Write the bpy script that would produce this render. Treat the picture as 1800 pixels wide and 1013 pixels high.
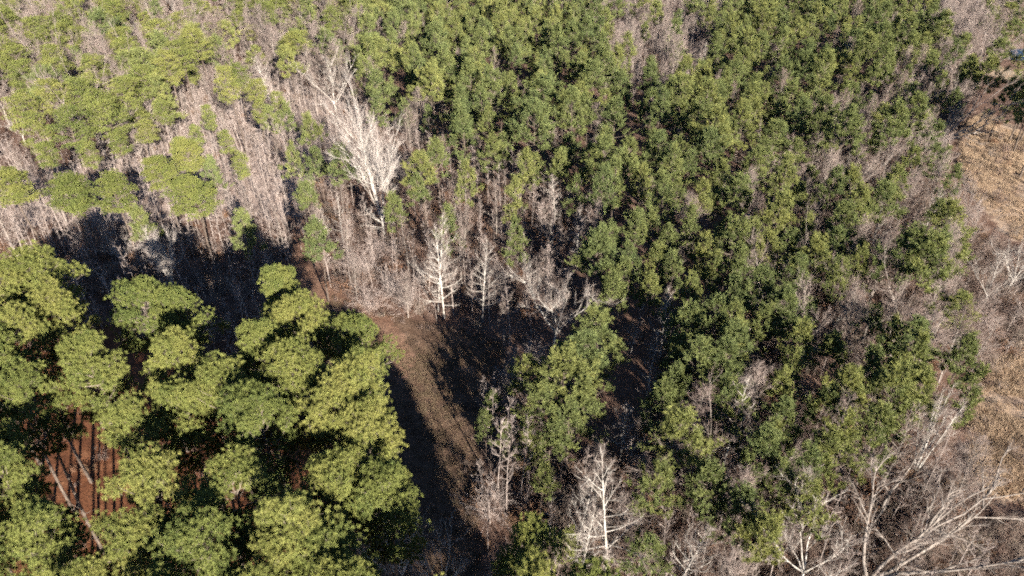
import bpy, math, random
import numpy as np

for o in list(bpy.data.objects):
    bpy.data.objects.remove(o)
S = bpy.context.scene
C = S.collection
R = math.radians

# ------------------------------------------------------------------ camera, sky, sun, exposure
CAM_H, PITCH, FPX = 65.0, 34.0, 1200.0
cam_d = bpy.data.cameras.new('camera')
cam_d.sensor_width = 36.0
cam_d.lens = 36.0 * FPX / 1800.0
cam_d.clip_start = 0.5
cam_d.clip_end = 6000.0
cam = bpy.data.objects.new('camera', cam_d)
C.objects.link(cam)
cam.location = (0, 0, CAM_H)
cam.rotation_euler = (R(90 - PITCH), 0, 0)
S.camera = cam

SUN_EL, SUN_AZ_LEFT = 21.0, 25.5          # light travels away from the camera, this far to the left of its heading
W = bpy.data.worlds.new('World')
S.world = W
W.use_nodes = True
wn = W.node_tree
bg = wn.nodes['Background']
sky = wn.nodes.new('ShaderNodeTexSky')
sky.sky_type = 'NISHITA'
sky.sun_disc = False
sky.sun_elevation = R(SUN_EL)
sky.sun_rotation = R(180 - SUN_AZ_LEFT)   # clockwise from +Y
sky.air_density = 0.6
sky.dust_density = 0.1
sky.ozone_density = 3.0
wn.links.new(sky.outputs[0], bg.inputs[0])
bg.inputs[1].default_value = 0.05
sun_d = bpy.data.lights.new('sun', 'SUN')
sun_d.energy = 5.0
sun_d.angle = R(0.53)
sun_d.color = (1.0, 0.93, 0.82)
sun = bpy.data.objects.new('sun', sun_d)
C.objects.link(sun)
az = R(SUN_AZ_LEFT)
from mathutils import Vector
ldir = Vector((-math.sin(az) * math.cos(R(SUN_EL)), math.cos(az) * math.cos(R(SUN_EL)), -math.sin(R(SUN_EL))))
sun.rotation_euler = ldir.to_track_quat('-Z', 'Y').to_euler()
sun.location = (60, -120, 120)
vs = S.view_settings
vs.view_transform = 'Standard'
vs.look = 'None'
vs.exposure = 2.05
vs.gamma = 1.0
vs.use_curve_mapping = False
S.cycles.max_bounces = 3
S.cycles.diffuse_bounces = 1
S.cycles.transmission_bounces = 2
S.cycles.glossy_bounces = 2
S.cycles.transparent_max_bounces = 4
S.cycles.use_denoising = False
S.cycles.use_light_tree = False
S.cycles.pixel_filter_type = 'BLACKMAN_HARRIS'
S.cycles.filter_width = 2.1
S.cycles.use_adaptive_sampling = True
S.cycles.adaptive_threshold = 0.03
S.cycles.adaptive_min_samples = 16

# ------------------------------------------------------------------ pixel <-> world (photo is 1800 x 1013)
cp, sp = math.cos(R(PITCH)), math.sin(R(PITCH))
def P(px, py, z=0.0):
    a, b = (px - 900.0) / FPX, (506.5 - py) / FPX
    fwd, up = cp + b * sp, b * cp - sp
    t = (CAM_H - z) / max(1e-6, -up)
    return (a * t, fwd * t)
def proj(x, y, z):
    d = y * cp + (CAM_H - z) * sp
    u = y * sp - (CAM_H - z) * cp
    return (900 + FPX * x / d, 506.5 - FPX * u / d, d)
def height_for(bx, by, ty):
    x, y = P(bx, by)
    b = (506.5 - ty) / FPX
    fwd, up = cp + b * sp, b * cp - sp
    return CAM_H + up * (y / fwd)

# ------------------------------------------------------------------ materials
def new_mat(name):
    m = bpy.data.materials.new(name)
    m.use_nodes = True
    nt = m.node_tree
    b = nt.nodes['Principled BSDF']
    return m, nt, b, nt.nodes['Material Output']
def ramp(nt, fac, cols):
    r = nt.nodes.new('ShaderNodeValToRGB')
    el = r.color_ramp.elements
    el[0].position, el[0].color = cols[0][0], (*cols[0][1], 1)
    el[1].position, el[1].color = cols[-1][0], (*cols[-1][1], 1)
    for p, c in cols[1:-1]:
        e = el.new(p); e.color = (*c, 1)
    nt.links.new(fac, r.inputs[0])
    return r.outputs[0]
def noise(nt, scale, detail=4, rough=0.55, vec=None):
    n = nt.nodes.new('ShaderNodeTexNoise')
    n.inputs['Scale'].default_value = scale
    n.inputs['Detail'].default_value = detail
    n.inputs['Roughness'].default_value = rough
    if vec is not None:
        nt.links.new(vec, n.inputs['Vector'])
    return n.outputs['Fac']
def mixc(nt, fac, a, b, mode='MIX'):
    m = nt.nodes.new('ShaderNodeMix')
    m.data_type = 'RGBA'; m.blend_type = mode
    for s, v in ((0, fac), (6, a), (7, b)):
        if isinstance(v, (int, float)): m.inputs[s].default_value = v
        elif isinstance(v, tuple): m.inputs[s].default_value = (*v, 1)
        else: nt.links.new(v, m.inputs[s])
    return m.outputs[2]
def math_n(nt, op, a, b=0.0):
    m = nt.nodes.new('ShaderNodeMath'); m.operation = op
    for i, v in enumerate((a, b)):
        if isinstance(v, (int, float)): m.inputs[i].default_value = v
        else: nt.links.new(v, m.inputs[i])
    return m.outputs[0]

def needle_mat(name, lo, mid, hi, transl=0.14):
    """tuft colour runs lo..hi by the per-tuft attribute and by tree"""
    m, nt, b, out = new_mat(name)
    at = nt.nodes.new('ShaderNodeAttribute'); at.attribute_name = 'tint'
    oi = nt.nodes.new('ShaderNodeObjectInfo')
    f = math_n(nt, 'ADD', math_n(nt, 'MULTIPLY', at.outputs['Fac'], 0.5), math_n(nt, 'MULTIPLY', oi.outputs['Random'], 0.5))
    col = ramp(nt, f, [(0.0, lo), (0.5, mid), (1.0, hi)])
    nt.nodes.remove(b)
    b = nt.nodes.new('ShaderNodeBsdfDiffuse')
    nt.links.new(col, b.inputs[0])
    tr = nt.nodes.new('ShaderNodeBsdfTranslucent')
    nt.links.new(mixc(nt, 1.0, col, (1.0, 1.0, 0.55), 'MULTIPLY'), tr.inputs[0])
    mx = nt.nodes.new('ShaderNodeMixShader'); mx.inputs[0].default_value = transl
    nt.links.new(b.outputs[0], mx.inputs[1]); nt.links.new(tr.outputs[0], mx.inputs[2])
    nt.links.new(mx.outputs[0], out.inputs[0])
    return m
def bark_mat(name, a, c, scale=6.0, vary=0.25):
    m, nt, b, out = new_mat(name)
    tc = nt.nodes.new('ShaderNodeTexCoord')
    mp = nt.nodes.new('ShaderNodeMapping'); mp.inputs['Scale'].default_value = (1, 1, 0.35)
    nt.links.new(tc.outputs['Object'], mp.inputs[0])
    oi = nt.nodes.new('ShaderNodeObjectInfo')
    f = noise(nt, scale, 2, 0.65, mp.outputs[0])
    col = ramp(nt, f, [(0.3, a), (0.7, c)])
    v = math_n(nt, 'ADD', math_n(nt, 'MULTIPLY', oi.outputs['Random'], vary), 1.0 - vary)
    col = mixc(nt, 1.0, col, v, 'MULTIPLY')
    nt.links.new(col, b.inputs['Base Color'])
    b.inputs['Roughness'].default_value = 0.85
    b.inputs['Specular IOR Level'].default_value = 0.2
    return m
def twig_mat(name, cols):
    """twig colour differs from tree to tree and, by the tint attribute, from twig to twig"""
    m, nt, b, out = new_mat(name)
    nt.nodes.remove(b)
    b = nt.nodes.new('ShaderNodeBsdfDiffuse')
    at = nt.nodes.new('ShaderNodeAttribute'); at.attribute_name = 'tint'
    oi = nt.nodes.new('ShaderNodeObjectInfo')
    f = math_n(nt, 'ADD', math_n(nt, 'MULTIPLY', at.outputs['Fac'], 0.35), math_n(nt, 'MULTIPLY', oi.outputs['Random'], 0.65))
    n = len(cols)
    col = ramp(nt, f, [(i / (n - 1), c) for i, c in enumerate(cols)])
    nt.links.new(col, b.inputs[0]); nt.links.new(b.outputs[0], out.inputs[0])
    return m

M = {}
M['needle_old'] = needle_mat('needles_mature', (0.088, 0.112, 0.036), (0.155, 0.168, 0.050), (0.228, 0.218, 0.068))
M['needle_young'] = needle_mat('needles_young', (0.084, 0.112, 0.050), (0.152, 0.172, 0.064), (0.235, 0.232, 0.074))
M['bark_pine'] = bark_mat('bark_pine', (0.045, 0.032, 0.025), (0.15, 0.115, 0.092), 5)
M['wood_pine'] = bark_mat('branch_pine', (0.13, 0.105, 0.082), (0.25, 0.205, 0.165), 8)
M['bark_white'] = bark_mat('bark_white', (0.15, 0.12, 0.10), (0.34, 0.295, 0.26), 4, 0.35)
M['bark_bright'] = bark_mat('bark_bright', (0.25, 0.22, 0.19), (0.58, 0.535, 0.485), 2.2, 0.22)
M['bark_grey'] = bark_mat('bark_grey', (0.22, 0.175, 0.155), (0.40, 0.335, 0.30), 6, 0.35)
M['bark_dark'] = bark_mat('bark_dark', (0.06, 0.05, 0.045), (0.30, 0.26, 0.23), 2.5, 0.2)
M['twig_white'] = twig_mat('twigs_white', [(0.14, 0.108, 0.094), (0.205, 0.168, 0.148), (0.17, 0.135, 0.12)])
M['twig_grey'] = twig_mat('twigs_grey', [(0.115, 0.082, 0.070), (0.155, 0.114, 0.098), (0.205, 0.162, 0.144), (0.14, 0.094, 0.082)])
M['twig_bright'] = twig_mat('twigs_bright', [(0.27, 0.225, 0.20), (0.36, 0.31, 0.28), (0.31, 0.265, 0.24)])
M['twig_mid'] = twig_mat('twigs_mid', [(0.15, 0.11, 0.095), (0.20, 0.154, 0.135), (0.25, 0.20, 0.178), (0.17, 0.122, 0.106)])
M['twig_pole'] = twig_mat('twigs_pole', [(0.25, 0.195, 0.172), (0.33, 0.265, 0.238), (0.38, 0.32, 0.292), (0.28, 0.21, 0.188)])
M['twig_brush'] = twig_mat('twigs_brush', [(0.105, 0.072, 0.058), (0.185, 0.14, 0.118), (0.14, 0.088, 0.07), (0.225, 0.18, 0.155), (0.11, 0.098, 0.056)])
M['leaf_rust'] = twig_mat('leaves_rust', [(0.13, 0.065, 0.04), (0.18, 0.105, 0.068), (0.16, 0.11, 0.07)])
M['grass_gold'] = twig_mat('grass_gold', [(0.26, 0.175, 0.115), (0.35, 0.26, 0.18), (0.31, 0.22, 0.15), (0.20, 0.125, 0.085)])
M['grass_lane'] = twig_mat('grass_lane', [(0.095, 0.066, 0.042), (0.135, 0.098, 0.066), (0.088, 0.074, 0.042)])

def ground_mat():
    m, nt, b, out = new_mat('forest_floor')
    tc = nt.nodes.new('ShaderNodeTexCoord')
    gv = tc.outputs['Object']
    big = noise(nt, 0.06, 1, 0.6, gv)
    mid = noise(nt, 0.5, 3, 0.65, gv)
    fine = noise(nt, 5.0, 1, 0.7, gv)
    litter = ramp(nt, mid, [(0.25, (0.075, 0.046, 0.035)), (0.5, (0.12, 0.078, 0.060)), (0.75, (0.165, 0.118, 0.096))])
    litter = mixc(nt, math_n(nt, 'MULTIPLY', big, 0.5), litter, (0.13, 0.066, 0.042))
    leaf = ramp(nt, mid, [(0.25, (0.185, 0.135, 0.112)), (0.5, (0.27, 0.205, 0.175)), (0.75, (0.33, 0.265, 0.235))])  # pinkish leaf litter, paled further to paint in the sun's shadow-free hotspot
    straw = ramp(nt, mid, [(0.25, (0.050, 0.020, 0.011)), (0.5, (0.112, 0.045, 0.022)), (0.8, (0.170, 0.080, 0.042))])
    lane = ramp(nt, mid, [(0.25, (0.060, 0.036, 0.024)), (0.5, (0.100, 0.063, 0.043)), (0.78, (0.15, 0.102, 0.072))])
    dirt = ramp(nt, mid, [(0.25, (0.105, 0.055, 0.036)), (0.75, (0.20, 0.122, 0.085))])
    gold = ramp(nt, mid, [(0.25, (0.20, 0.135, 0.094)), (0.55, (0.29, 0.212, 0.155)), (0.8, (0.35, 0.275, 0.21))])
    pale = ramp(nt, mid, [(0.25, (0.20, 0.155, 0.115)), (0.75, (0.31, 0.255, 0.195))])
    col = litter
    for nm, c in (('w_leaf_lit', leaf), ('w_straw', straw), ('w_lane', lane), ('w_dirt', dirt), ('w_gold', gold), ('w_pale', pale)):
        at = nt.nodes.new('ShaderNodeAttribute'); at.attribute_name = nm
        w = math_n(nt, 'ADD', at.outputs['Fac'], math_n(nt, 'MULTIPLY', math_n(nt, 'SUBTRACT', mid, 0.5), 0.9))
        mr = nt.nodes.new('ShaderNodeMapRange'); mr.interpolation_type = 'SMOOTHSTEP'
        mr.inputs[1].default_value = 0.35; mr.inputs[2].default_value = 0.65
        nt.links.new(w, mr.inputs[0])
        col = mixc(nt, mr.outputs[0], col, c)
    fv = ramp(nt, fine, [(0.25, (0.55, 0.55, 0.55)), (0.75, (1.3, 1.3, 1.3))])
    col = mixc(nt, 1.0, col, fv, 'MULTIPLY')
    nt.links.new(col, b.inputs['Base Color'])
    b.inputs['Roughness'].default_value = 0.95
    b.inputs['Specular IOR Level'].default_value = 0.1
    bp = nt.nodes.new('ShaderNodeBump'); bp.inputs['Strength'].default_value = 0.8; bp.inputs['Distance'].default_value = 0.12
    nt.links.new(math_n(nt, 'ADD', fine, mid), bp.inputs['Height']); nt.links.new(bp.outputs[0], b.inputs['Normal'])
    return m
M['ground'] = ground_mat()
m, nt, b, out = new_mat('pond_water')
b.inputs['Base Color'].default_value = (0.010, 0.012, 0.013, 1); b.inputs['Roughness'].default_value = 0.2; b.inputs['Specular IOR Level'].default_value = 0.12
bp = nt.nodes.new('ShaderNodeBump'); bp.inputs['Strength'].default_value = 0.08
nt.links.new(noise(nt, 1.5), bp.inputs['Height']); nt.links.new(bp.outputs[0], b.inputs['Normal'])
M['water'] = m

# ------------------------------------------------------------------ polygons in plan (world metres)
def poly_at(px_list, z=0.0):
    return np.array([P(x, y, z) for x, y in px_list])
def inside(poly, x, y):
    x = np.asarray(x); y = np.asarray(y)
    r = np.zeros(x.shape, bool)
    n = len(poly)
    for i in range(n):
        x1, y1 = poly[i]; x2, y2 = poly[(i + 1) % n]
        c = ((y1 > y) != (y2 > y)) & (x < (x2 - x1) * (y - y1) / (y2 - y1 + 1e-12) + x1)
        r ^= c
    return r
def pdist(poly, x, y):
    x = np.asarray(x); y = np.asarray(y)
    d = np.full(x.shape, 1e9)
    n = len(poly)
    for i in range(n):
        x1, y1 = poly[i]; x2, y2 = poly[(i + 1) % n]
        dx, dy = x2 - x1, y2 - y1
        t = np.clip(((x - x1) * dx + (y - y1) * dy) / (dx * dx + dy * dy + 1e-9), 0, 1)
        d = np.minimum(d, np.hypot(x - x1 - t * dx, y - y1 - t * dy))
    return d
def weight(poly, x, y, soft):
    s = np.where(inside(poly, x, y), 1, -1) * pdist(poly, x, y)
    return np.clip(0.5 + s / (2 * soft), 0, 1)

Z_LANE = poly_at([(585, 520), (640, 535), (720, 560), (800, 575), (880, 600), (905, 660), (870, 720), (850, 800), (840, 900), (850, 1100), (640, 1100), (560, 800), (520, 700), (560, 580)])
Z_TRACK = poly_at([(505, 410), (525, 410), (548, 470), (600, 520), (690, 560), (735, 640), (700, 680), (640, 590), (570, 530), (525, 480)])
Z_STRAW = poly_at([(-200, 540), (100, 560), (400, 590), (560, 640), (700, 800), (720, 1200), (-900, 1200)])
Z_LEAF_LIT = poly_at([(-150, 300), (135, 290), (235, 270), (300, 230), (330, 160), (470, 130), (640, 190), (720, 300), (560, 330), (520, 375), (480, 390), (300, 385), (100, 395), (-150, 385)])  # litter with painted-in hotspot brightness; lower edge stops short to darken the shadow band
Z_GOLD = poly_at([(1690, 225), (1735, 195), (1800, 235), (2000, 330), (2000, 460), (1830, 440), (1760, 410), (1715, 350), (1685, 290)])
Z_GOLD2 = poly_at([(1725, 650), (1790, 610), (2000, 590), (2000, 900), (1800, 890), (1735, 870), (1700, 790)])
Z_PATH = poly_at([(1725, 108), (1800, 128), (1960, 170), (1960, 195), (1800, 150), (1725, 128)])
Z_PALE = poly_at([(-400, -40), (110, -25), (60, 18), (-10, 42), (-300, 60)])
Z_POND = poly_at([(1764, 92), (1775, 86), (1800, 84), (1830, 88), (1830, 102), (1800, 106), (1770, 102)])

# ------------------------------------------------------------------ mesh building
def link(name, me, mat, parent=None):
    o = bpy.data.objects.new(name, me)
    C.objects.link(o)
    if mat is not None and me is not None and not me.materials:
        me.materials.append(mat)
    if parent is not None:
        o.parent = parent
    return o
def mesh_from(name, V, F, tint=None, smooth=False):
    """V (n,3), F (m,3) or (m,4) index arrays"""
    me = bpy.data.meshes.new(name)
    V = np.asarray(V, np.float32); F = np.asarray(F, np.int32)
    k = F.shape[1]
    me.vertices.add(len(V)); me.vertices.foreach_set('co', V.ravel())
    me.loops.add(F.size); me.loops.foreach_set('vertex_index', F.ravel())
    me.polygons.add(len(F))
    me.polygons.foreach_set('loop_start', np.arange(0, F.size, k, dtype=np.int32))
    me.polygons.foreach_set('loop_total', np.full(len(F), k, np.int32))
    if smooth:
        me.polygons.foreach_set('use_smooth', np.ones(len(F), bool))
    if tint is not None:
        a = me.attributes.new('tint', 'FLOAT', 'POINT')
        a.data.foreach_set('value', np.asarray(tint, np.float32))
    me.update(calc_edges=True)
    return me

def unit(v):
    return v / (np.linalg.norm(v, axis=-1, keepdims=True) + 1e-9)

class Tubes:
    def __init__(self): self.V, self.F, self.n = [], [], 0
    def add(self, pts, rad, sides):
        pts = np.asarray(pts, float); rad = np.asarray(rad, float)
        T = np.gradient(pts, axis=0); T = unit(T)
        ref = np.array([0, 0, 1.0]) if abs(T[0, 2]) < 0.9 else np.array([1.0, 0, 0])
        A = unit(np.cross(T, ref)); B = np.cross(T, A)
        an = np.arange(sides) * 2 * math.pi / sides
        ring = pts[:, None, :] + rad[:, None, None] * (np.cos(an)[None, :, None] * A[:, None, :] + np.sin(an)[None, :, None] * B[:, None, :])
        k = len(pts)
        self.V.append(ring.reshape(-1, 3))
        i = np.arange(k - 1)[:, None] * sides; j = np.arange(sides)[None, :]; j2 = (j + 1) % sides
        f = np.stack([i + j, i + j2, i + sides + j2, i + sides + j], -1).reshape(-1, 4) + self.n
        self.F.append(f); self.n += k * sides
    def mesh(self, name):
        if not self.V: return None
        return mesh_from(name, np.concatenate(self.V), np.concatenate(self.F), smooth=True)

def spikes(p0, p1, r, rng):
    """three-sided pointed twigs"""
    n = len(p0)
    d = unit(p1 - p0)
    a = unit(np.cross(d, rng.normal(size=(n, 3)))); b = np.cross(d, a)
    c, s = math.cos(2.094), math.sin(2.094)
    r = np.broadcast_to(np.asarray(r, float).reshape(-1, 1), (n, 1))
    V = np.stack([p0 + a * r, p0 + (a * c + b * s) * r, p0 + (a * c - b * s) * r, p1], 1).reshape(-1, 3)
    k = np.arange(n)[:, None] * 4
    F = np.concatenate([k + np.array([[0, 1, 3]]), k + np.array([[1, 2, 3]]), k + np.array([[2, 0, 3]])], 0)
    return V, F

def tufts(Cn, Ax, size, K, width, rng, spread=1.0, tint=None, nrm=None):
    """needle sprays: K pointed blades from each centre, leaning along the axis, flat side turned outward"""
    n = len(Cn)
    d = unit(Ax[:, None, :] * 0.75 + unit(rng.normal(size=(n, K, 3))) * spread)
    L = size[:, None, None] * rng.uniform(0.75, 1.1, (n, K, 1))
    base = Cn[:, None, :] + d * L * 0.12
    f = rng.normal(size=(n, K, 3)) if nrm is None else nrm[:, None, :] + rng.normal(0, 0.4, (n, K, 3))
    side = unit(np.cross(d, f)) * width
    tip = base + d * L
    V = np.stack([base - side, base + side, tip], 2).reshape(-1, 3)
    F = np.arange(n * K * 3).reshape(-1, 3)
    if tint is None: tint = rng.random(n)
    t = np.repeat(np.clip(tint[:, None] + rng.normal(0, 0.12, (n, K)), 0, 1).ravel(), 3)
    return V, F, t
def outward(Cn, Ax, zc, flat):
    """direction out of a crown whose middle stands at height zc"""
    return unit(unit((Cn - np.array([0, 0, zc])) * np.array([1, 1, flat])) * 0.7 + unit(Ax) * 0.5)

def arc(p, d, L, n, rng, wob=0.08, up=0.0):
    """wandering polyline"""
    pts = [np.array(p, float)]; d = np.array(d, float)
    for i in range(n):
        d = d + rng.normal(0, wob, 3); d[2] += up / n
        d = d / np.linalg.norm(d)
        pts.append(pts[-1] + d * L / n)
    return np.array(pts)

def sph(az, el):
    return np.array([math.cos(az) * math.cos(el), math.sin(az) * math.cos(el), math.sin(el)])

# ------------------------------------------------------------------ pines
def on_line(pts, t):
    k = t * (len(pts) - 1); i = min(int(k), len(pts) - 2)
    return pts[i] + (pts[i + 1] - pts[i]) * (k - i)

def make_mature_pine(seed, H=26.0, Rm=3.9, lod=False):
    rng = np.random.default_rng(seed)
    tr, br = Tubes(), Tubes()
    lean = rng.normal(0, 0.02, 2)
    n = 10
    zs = np.linspace(0, H * 0.96, n)
    tp = np.stack([lean[0] * zs + 0.18 * np.sin(zs * 0.3 + seed), lean[1] * zs + 0.18 * np.cos(zs * 0.27 + seed), zs], 1)
    tp[:, :2] -= tp[0, :2]
    tr.add(tp, np.interp(zs, [0, 1.2, H * 0.6, H], [0.27, 0.205, 0.15, 0.04]), 9)
    def tpos(z): return np.array([np.interp(z, zs, tp[:, 0]), np.interp(z, zs, tp[:, 1]), z])
    cb = rng.uniform(0.62, 0.69) * H
    Cn, Ax, Sz, Ti = [], [], [], []
    nb = 41
    for i in range(nb):
        u = (i + rng.uniform(0, 0.9)) / nb
        z = cb + u * (H - cb) * 0.95
        a = i * 2.4 + rng.normal(0, 0.35)
        L = Rm * (1 - u ** 2.6) ** 0.5 * (0.60 + 0.40 * min(1, u * 3.0 + 0.1)) * rng.uniform(0.55, 1.15) + 0.4
        el = R(-4 + 62 * u ** 1.4 + rng.normal(0, 8))
        pts = arc(tpos(z), sph(a, el), L, 5, rng, 0.10, 0.45)
        br.add(pts, np.linspace(0.055, 0.014, len(pts)) * (0.6 + 0.12 * L), 5)
        bt = rng.normal(0.5, 0.22)
        pads = [(1.0, 0)] + [(rng.uniform(0.3, 0.92), rng.choice([-1, 1])) for q in range(2 + int(L > 1.8) + int(L > 2.8))]
        for t, sd in pads:
            p = on_line(pts, t)
            if sd:
                q = arc(p, sph(a + sd * rng.uniform(0.6, 1.1), R(rng.uniform(15, 50))), rng.uniform(0.5, 1.1) * (0.5 + 0.2 * L), 3, rng, 0.1, 0.3)
                br.add(q, np.linspace(0.022, 0.010, 4), 4)
                p = q[-1]
            m = int(rng.integers(6, 11))
            rx = rng.uniform(0.55, 0.95)
            zz = (np.arange(m) + 0.5) / m; ga = np.arange(m) * 2.39996 + rng.uniform(0, 6.3)   # spaced out over a dome
            off = np.stack([np.sqrt(1 - zz ** 2) * np.cos(ga), np.sqrt(1 - zz ** 2) * np.sin(ga), zz * 0.8 - 0.1], 1) * rng.uniform(0.8, 1.1, (m, 1))
            c = p + off * rx
            out = unit(off + np.array([0, 0, 0.7]) + 0.35 * sph(a, 0.2))
            Cn.append(c); Ax.append(out); Sz.append(rng.uniform(0.28, 0.42, m))
            Ti.append(np.clip(bt + rng.normal(0, 0.15, m), 0, 1))
            for j in range(0, m, 3):
                br.add(np.array([p - np.array([0, 0, 0.15]), c[j]]), [0.012, 0.007], 3)
    for i in range(7):   # dead stubs on the bare trunk
        z = rng.uniform(0.3, 0.58) * H
        br.add(arc(tpos(z), sph(rng.uniform(0, 6.3), R(rng.uniform(-20, 15))), rng.uniform(0.8, 2.4), 4, rng, 0.15), [0.035, 0.03, 0.024, 0.018, 0.01], 4)
    Cn, Ax, Sz, Ti = map(np.concatenate, (Cn, Ax, Sz, Ti))
    V, F, t = tufts(Cn, Ax, Sz, 12 if lod else 52, 0.042 if lod else 0.020, rng, 0.85, Ti, outward(Cn, Ax, cb + 2.0, 0.8))
    return tr.mesh('mature_pine_trunk'), br.mesh('mature_pine_limbs'), mesh_from('mature_pine_crown', V, F, t)

def make_young_pine(seed, H=15.0, Rm=2.9, base=0.4, shape=0.8, K=30, width=0.020, lod=False):
    rng = np.random.default_rng(seed)
    tr, br = Tubes(), Tubes()
    n = 8
    zs = np.linspace(0, H * 0.97, n)
    tp = np.stack([0.25 * np.sin(zs * 0.4 + seed) * zs / H, 0.25 * np.cos(zs * 0.35 + seed * 2) * zs / H, zs], 1)
    tr.add(tp, np.interp(zs, [0, 1, H], [0.17, 0.135, 0.02]), 7)
    def tpos(z): return np.array([np.interp(z, zs, tp[:, 0]), np.interp(z, zs, tp[:, 1]), z])
    Cn, Ax, Sz, Ti = [], [], [], []
    nb = int(24 + 8 * rng.random())
    lop = rng.uniform(0, 6.3)
    for i in range(nb):
        u = (i + rng.uniform(0, 0.9)) / nb
        z = H * (base + (0.96 - base) * u)
        a = i * 2.4 + rng.normal(0, 0.45)
        rim = 1 - u ** (0.75 + 0.65 * shape) * (0.60 + 0.40 * min(1, u * 3.0))
        L = Rm * rim * rng.uniform(0.55, 1.15) * (1 + 0.2 * math.cos(a - lop)) + 0.3
        el = R(2 + 55 * u ** 1.2 + rng.normal(0, 9))
        pts = arc(tpos(z), sph(a, el), L, 4, rng, 0.09, 0.5)
        br.add(pts, np.linspace(0.035, 0.01, 5), 4)
        bt = np.clip(rng.normal(0.45, 0.18), 0, 1)
        # whorled shoots: upturned, each a bottle-brush of needles; grouped at the tip and on side branchlets
        ends = [(pts[-1], unit(pts[-1] - pts[-2]), 1.0)]
        for q in range(1 + int(L > 1.1) + int(L > 2.1)):
            t = rng.uniform(0.35, 0.9); p = on_line(pts, t)
            d = sph(a + rng.choice([-1, 1]) * rng.uniform(0.5, 1.2), R(rng.uniform(15, 55)))
            e = arc(p, d, rng.uniform(0.35, 0.85) * (0.5 + 0.25 * L), 2, rng, 0.1, 0.3)
            br.add(e, [0.016, 0.012, 0.008], 3)
            ends.append((e[-1], d, 0.85))
        for p, d, sc in ends:
            m = int(rng.integers(5, 9))
            sd = unit(d * 0.6 + np.array([0, 0, 0.85]) + rng.normal(0, 0.42, (m, 3)))
            ln = rng.uniform(0.35, 1.15, (m, 1)) * sc
            for f in (0.2, 0.6, 1.0):
                Cn.append(p + sd * ln * f * 1.2 + rng.normal(0, 0.04, (m, 3))); Ax.append(sd * 1.25); Sz.append(rng.uniform(0.30, 0.44, m) * sc)
                Ti.append(np.clip(bt + 0.15 * (f - 0.6) + rng.normal(0, 0.12, m), 0, 1))
            for j in range(0, m, 2):
                br.add(np.array([p, p + sd[j] * ln[j]]), [0.010, 0.006], 3)
    top = tpos(H * 0.97)
    m = 9
    Cn.append(top + np.stack([rng.normal(0, 0.2, m), rng.normal(0, 0.2, m), np.linspace(-1.0, 0.2, m)], 1))
    Ax.append(np.tile([[0, 0, 1.0]], (m, 1)) + rng.normal(0, 0.3, (m, 3))); Sz.append(np.full(m, 0.34)); Ti.append(np.full(m, 0.6))
    Cn, Ax, Sz, Ti = map(np.concatenate, (Cn, Ax, Sz, Ti))
    if lod: K, width = 7, width * 2.0
    V, F, t = tufts(Cn, Ax, Sz, K, width, rng, 0.62, Ti, outward(Cn, Ax, H * base + 1.5, 0.6))
    return tr.mesh('young_pine_trunk'), br.mesh('young_pine_limbs'), mesh_from('young_pine_crown', V, F, t)

# ------------------------------------------------------------------ leafless trees
def twig_cloud(P0, D, L, rng, per=5, ratio=0.55, r=0.011, droop=0.0, buds=None):
    """each input shoot becomes a pointed twig that carries smaller twigs"""
    P1 = P0 + D * L[:, None]
    V, F = spikes(P0, P1, r, rng); nv = len(V)
    n = len(P0)
    t = rng.uniform(0.2, 0.95, (n, per))
    q0 = P0[:, None] + (P1 - P0)[:, None] * t[..., None]
    d2 = unit(D[:, None] + rng.normal(0, 0.62, (n, per, 3)) + np.array([0, 0, 0.15 - droop]))
    l2 = L[:, None] * ratio * rng.uniform(0.5, 1.1, (n, per)) * (1.1 - 0.6 * t)
    q1 = q0 + d2 * l2[..., None]
    V2, F2 = spikes(q0.reshape(-1, 3), q1.reshape(-1, 3), r * 0.62, rng)
    return np.concatenate([V, V2]), np.concatenate([F, F2 + nv])

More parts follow.
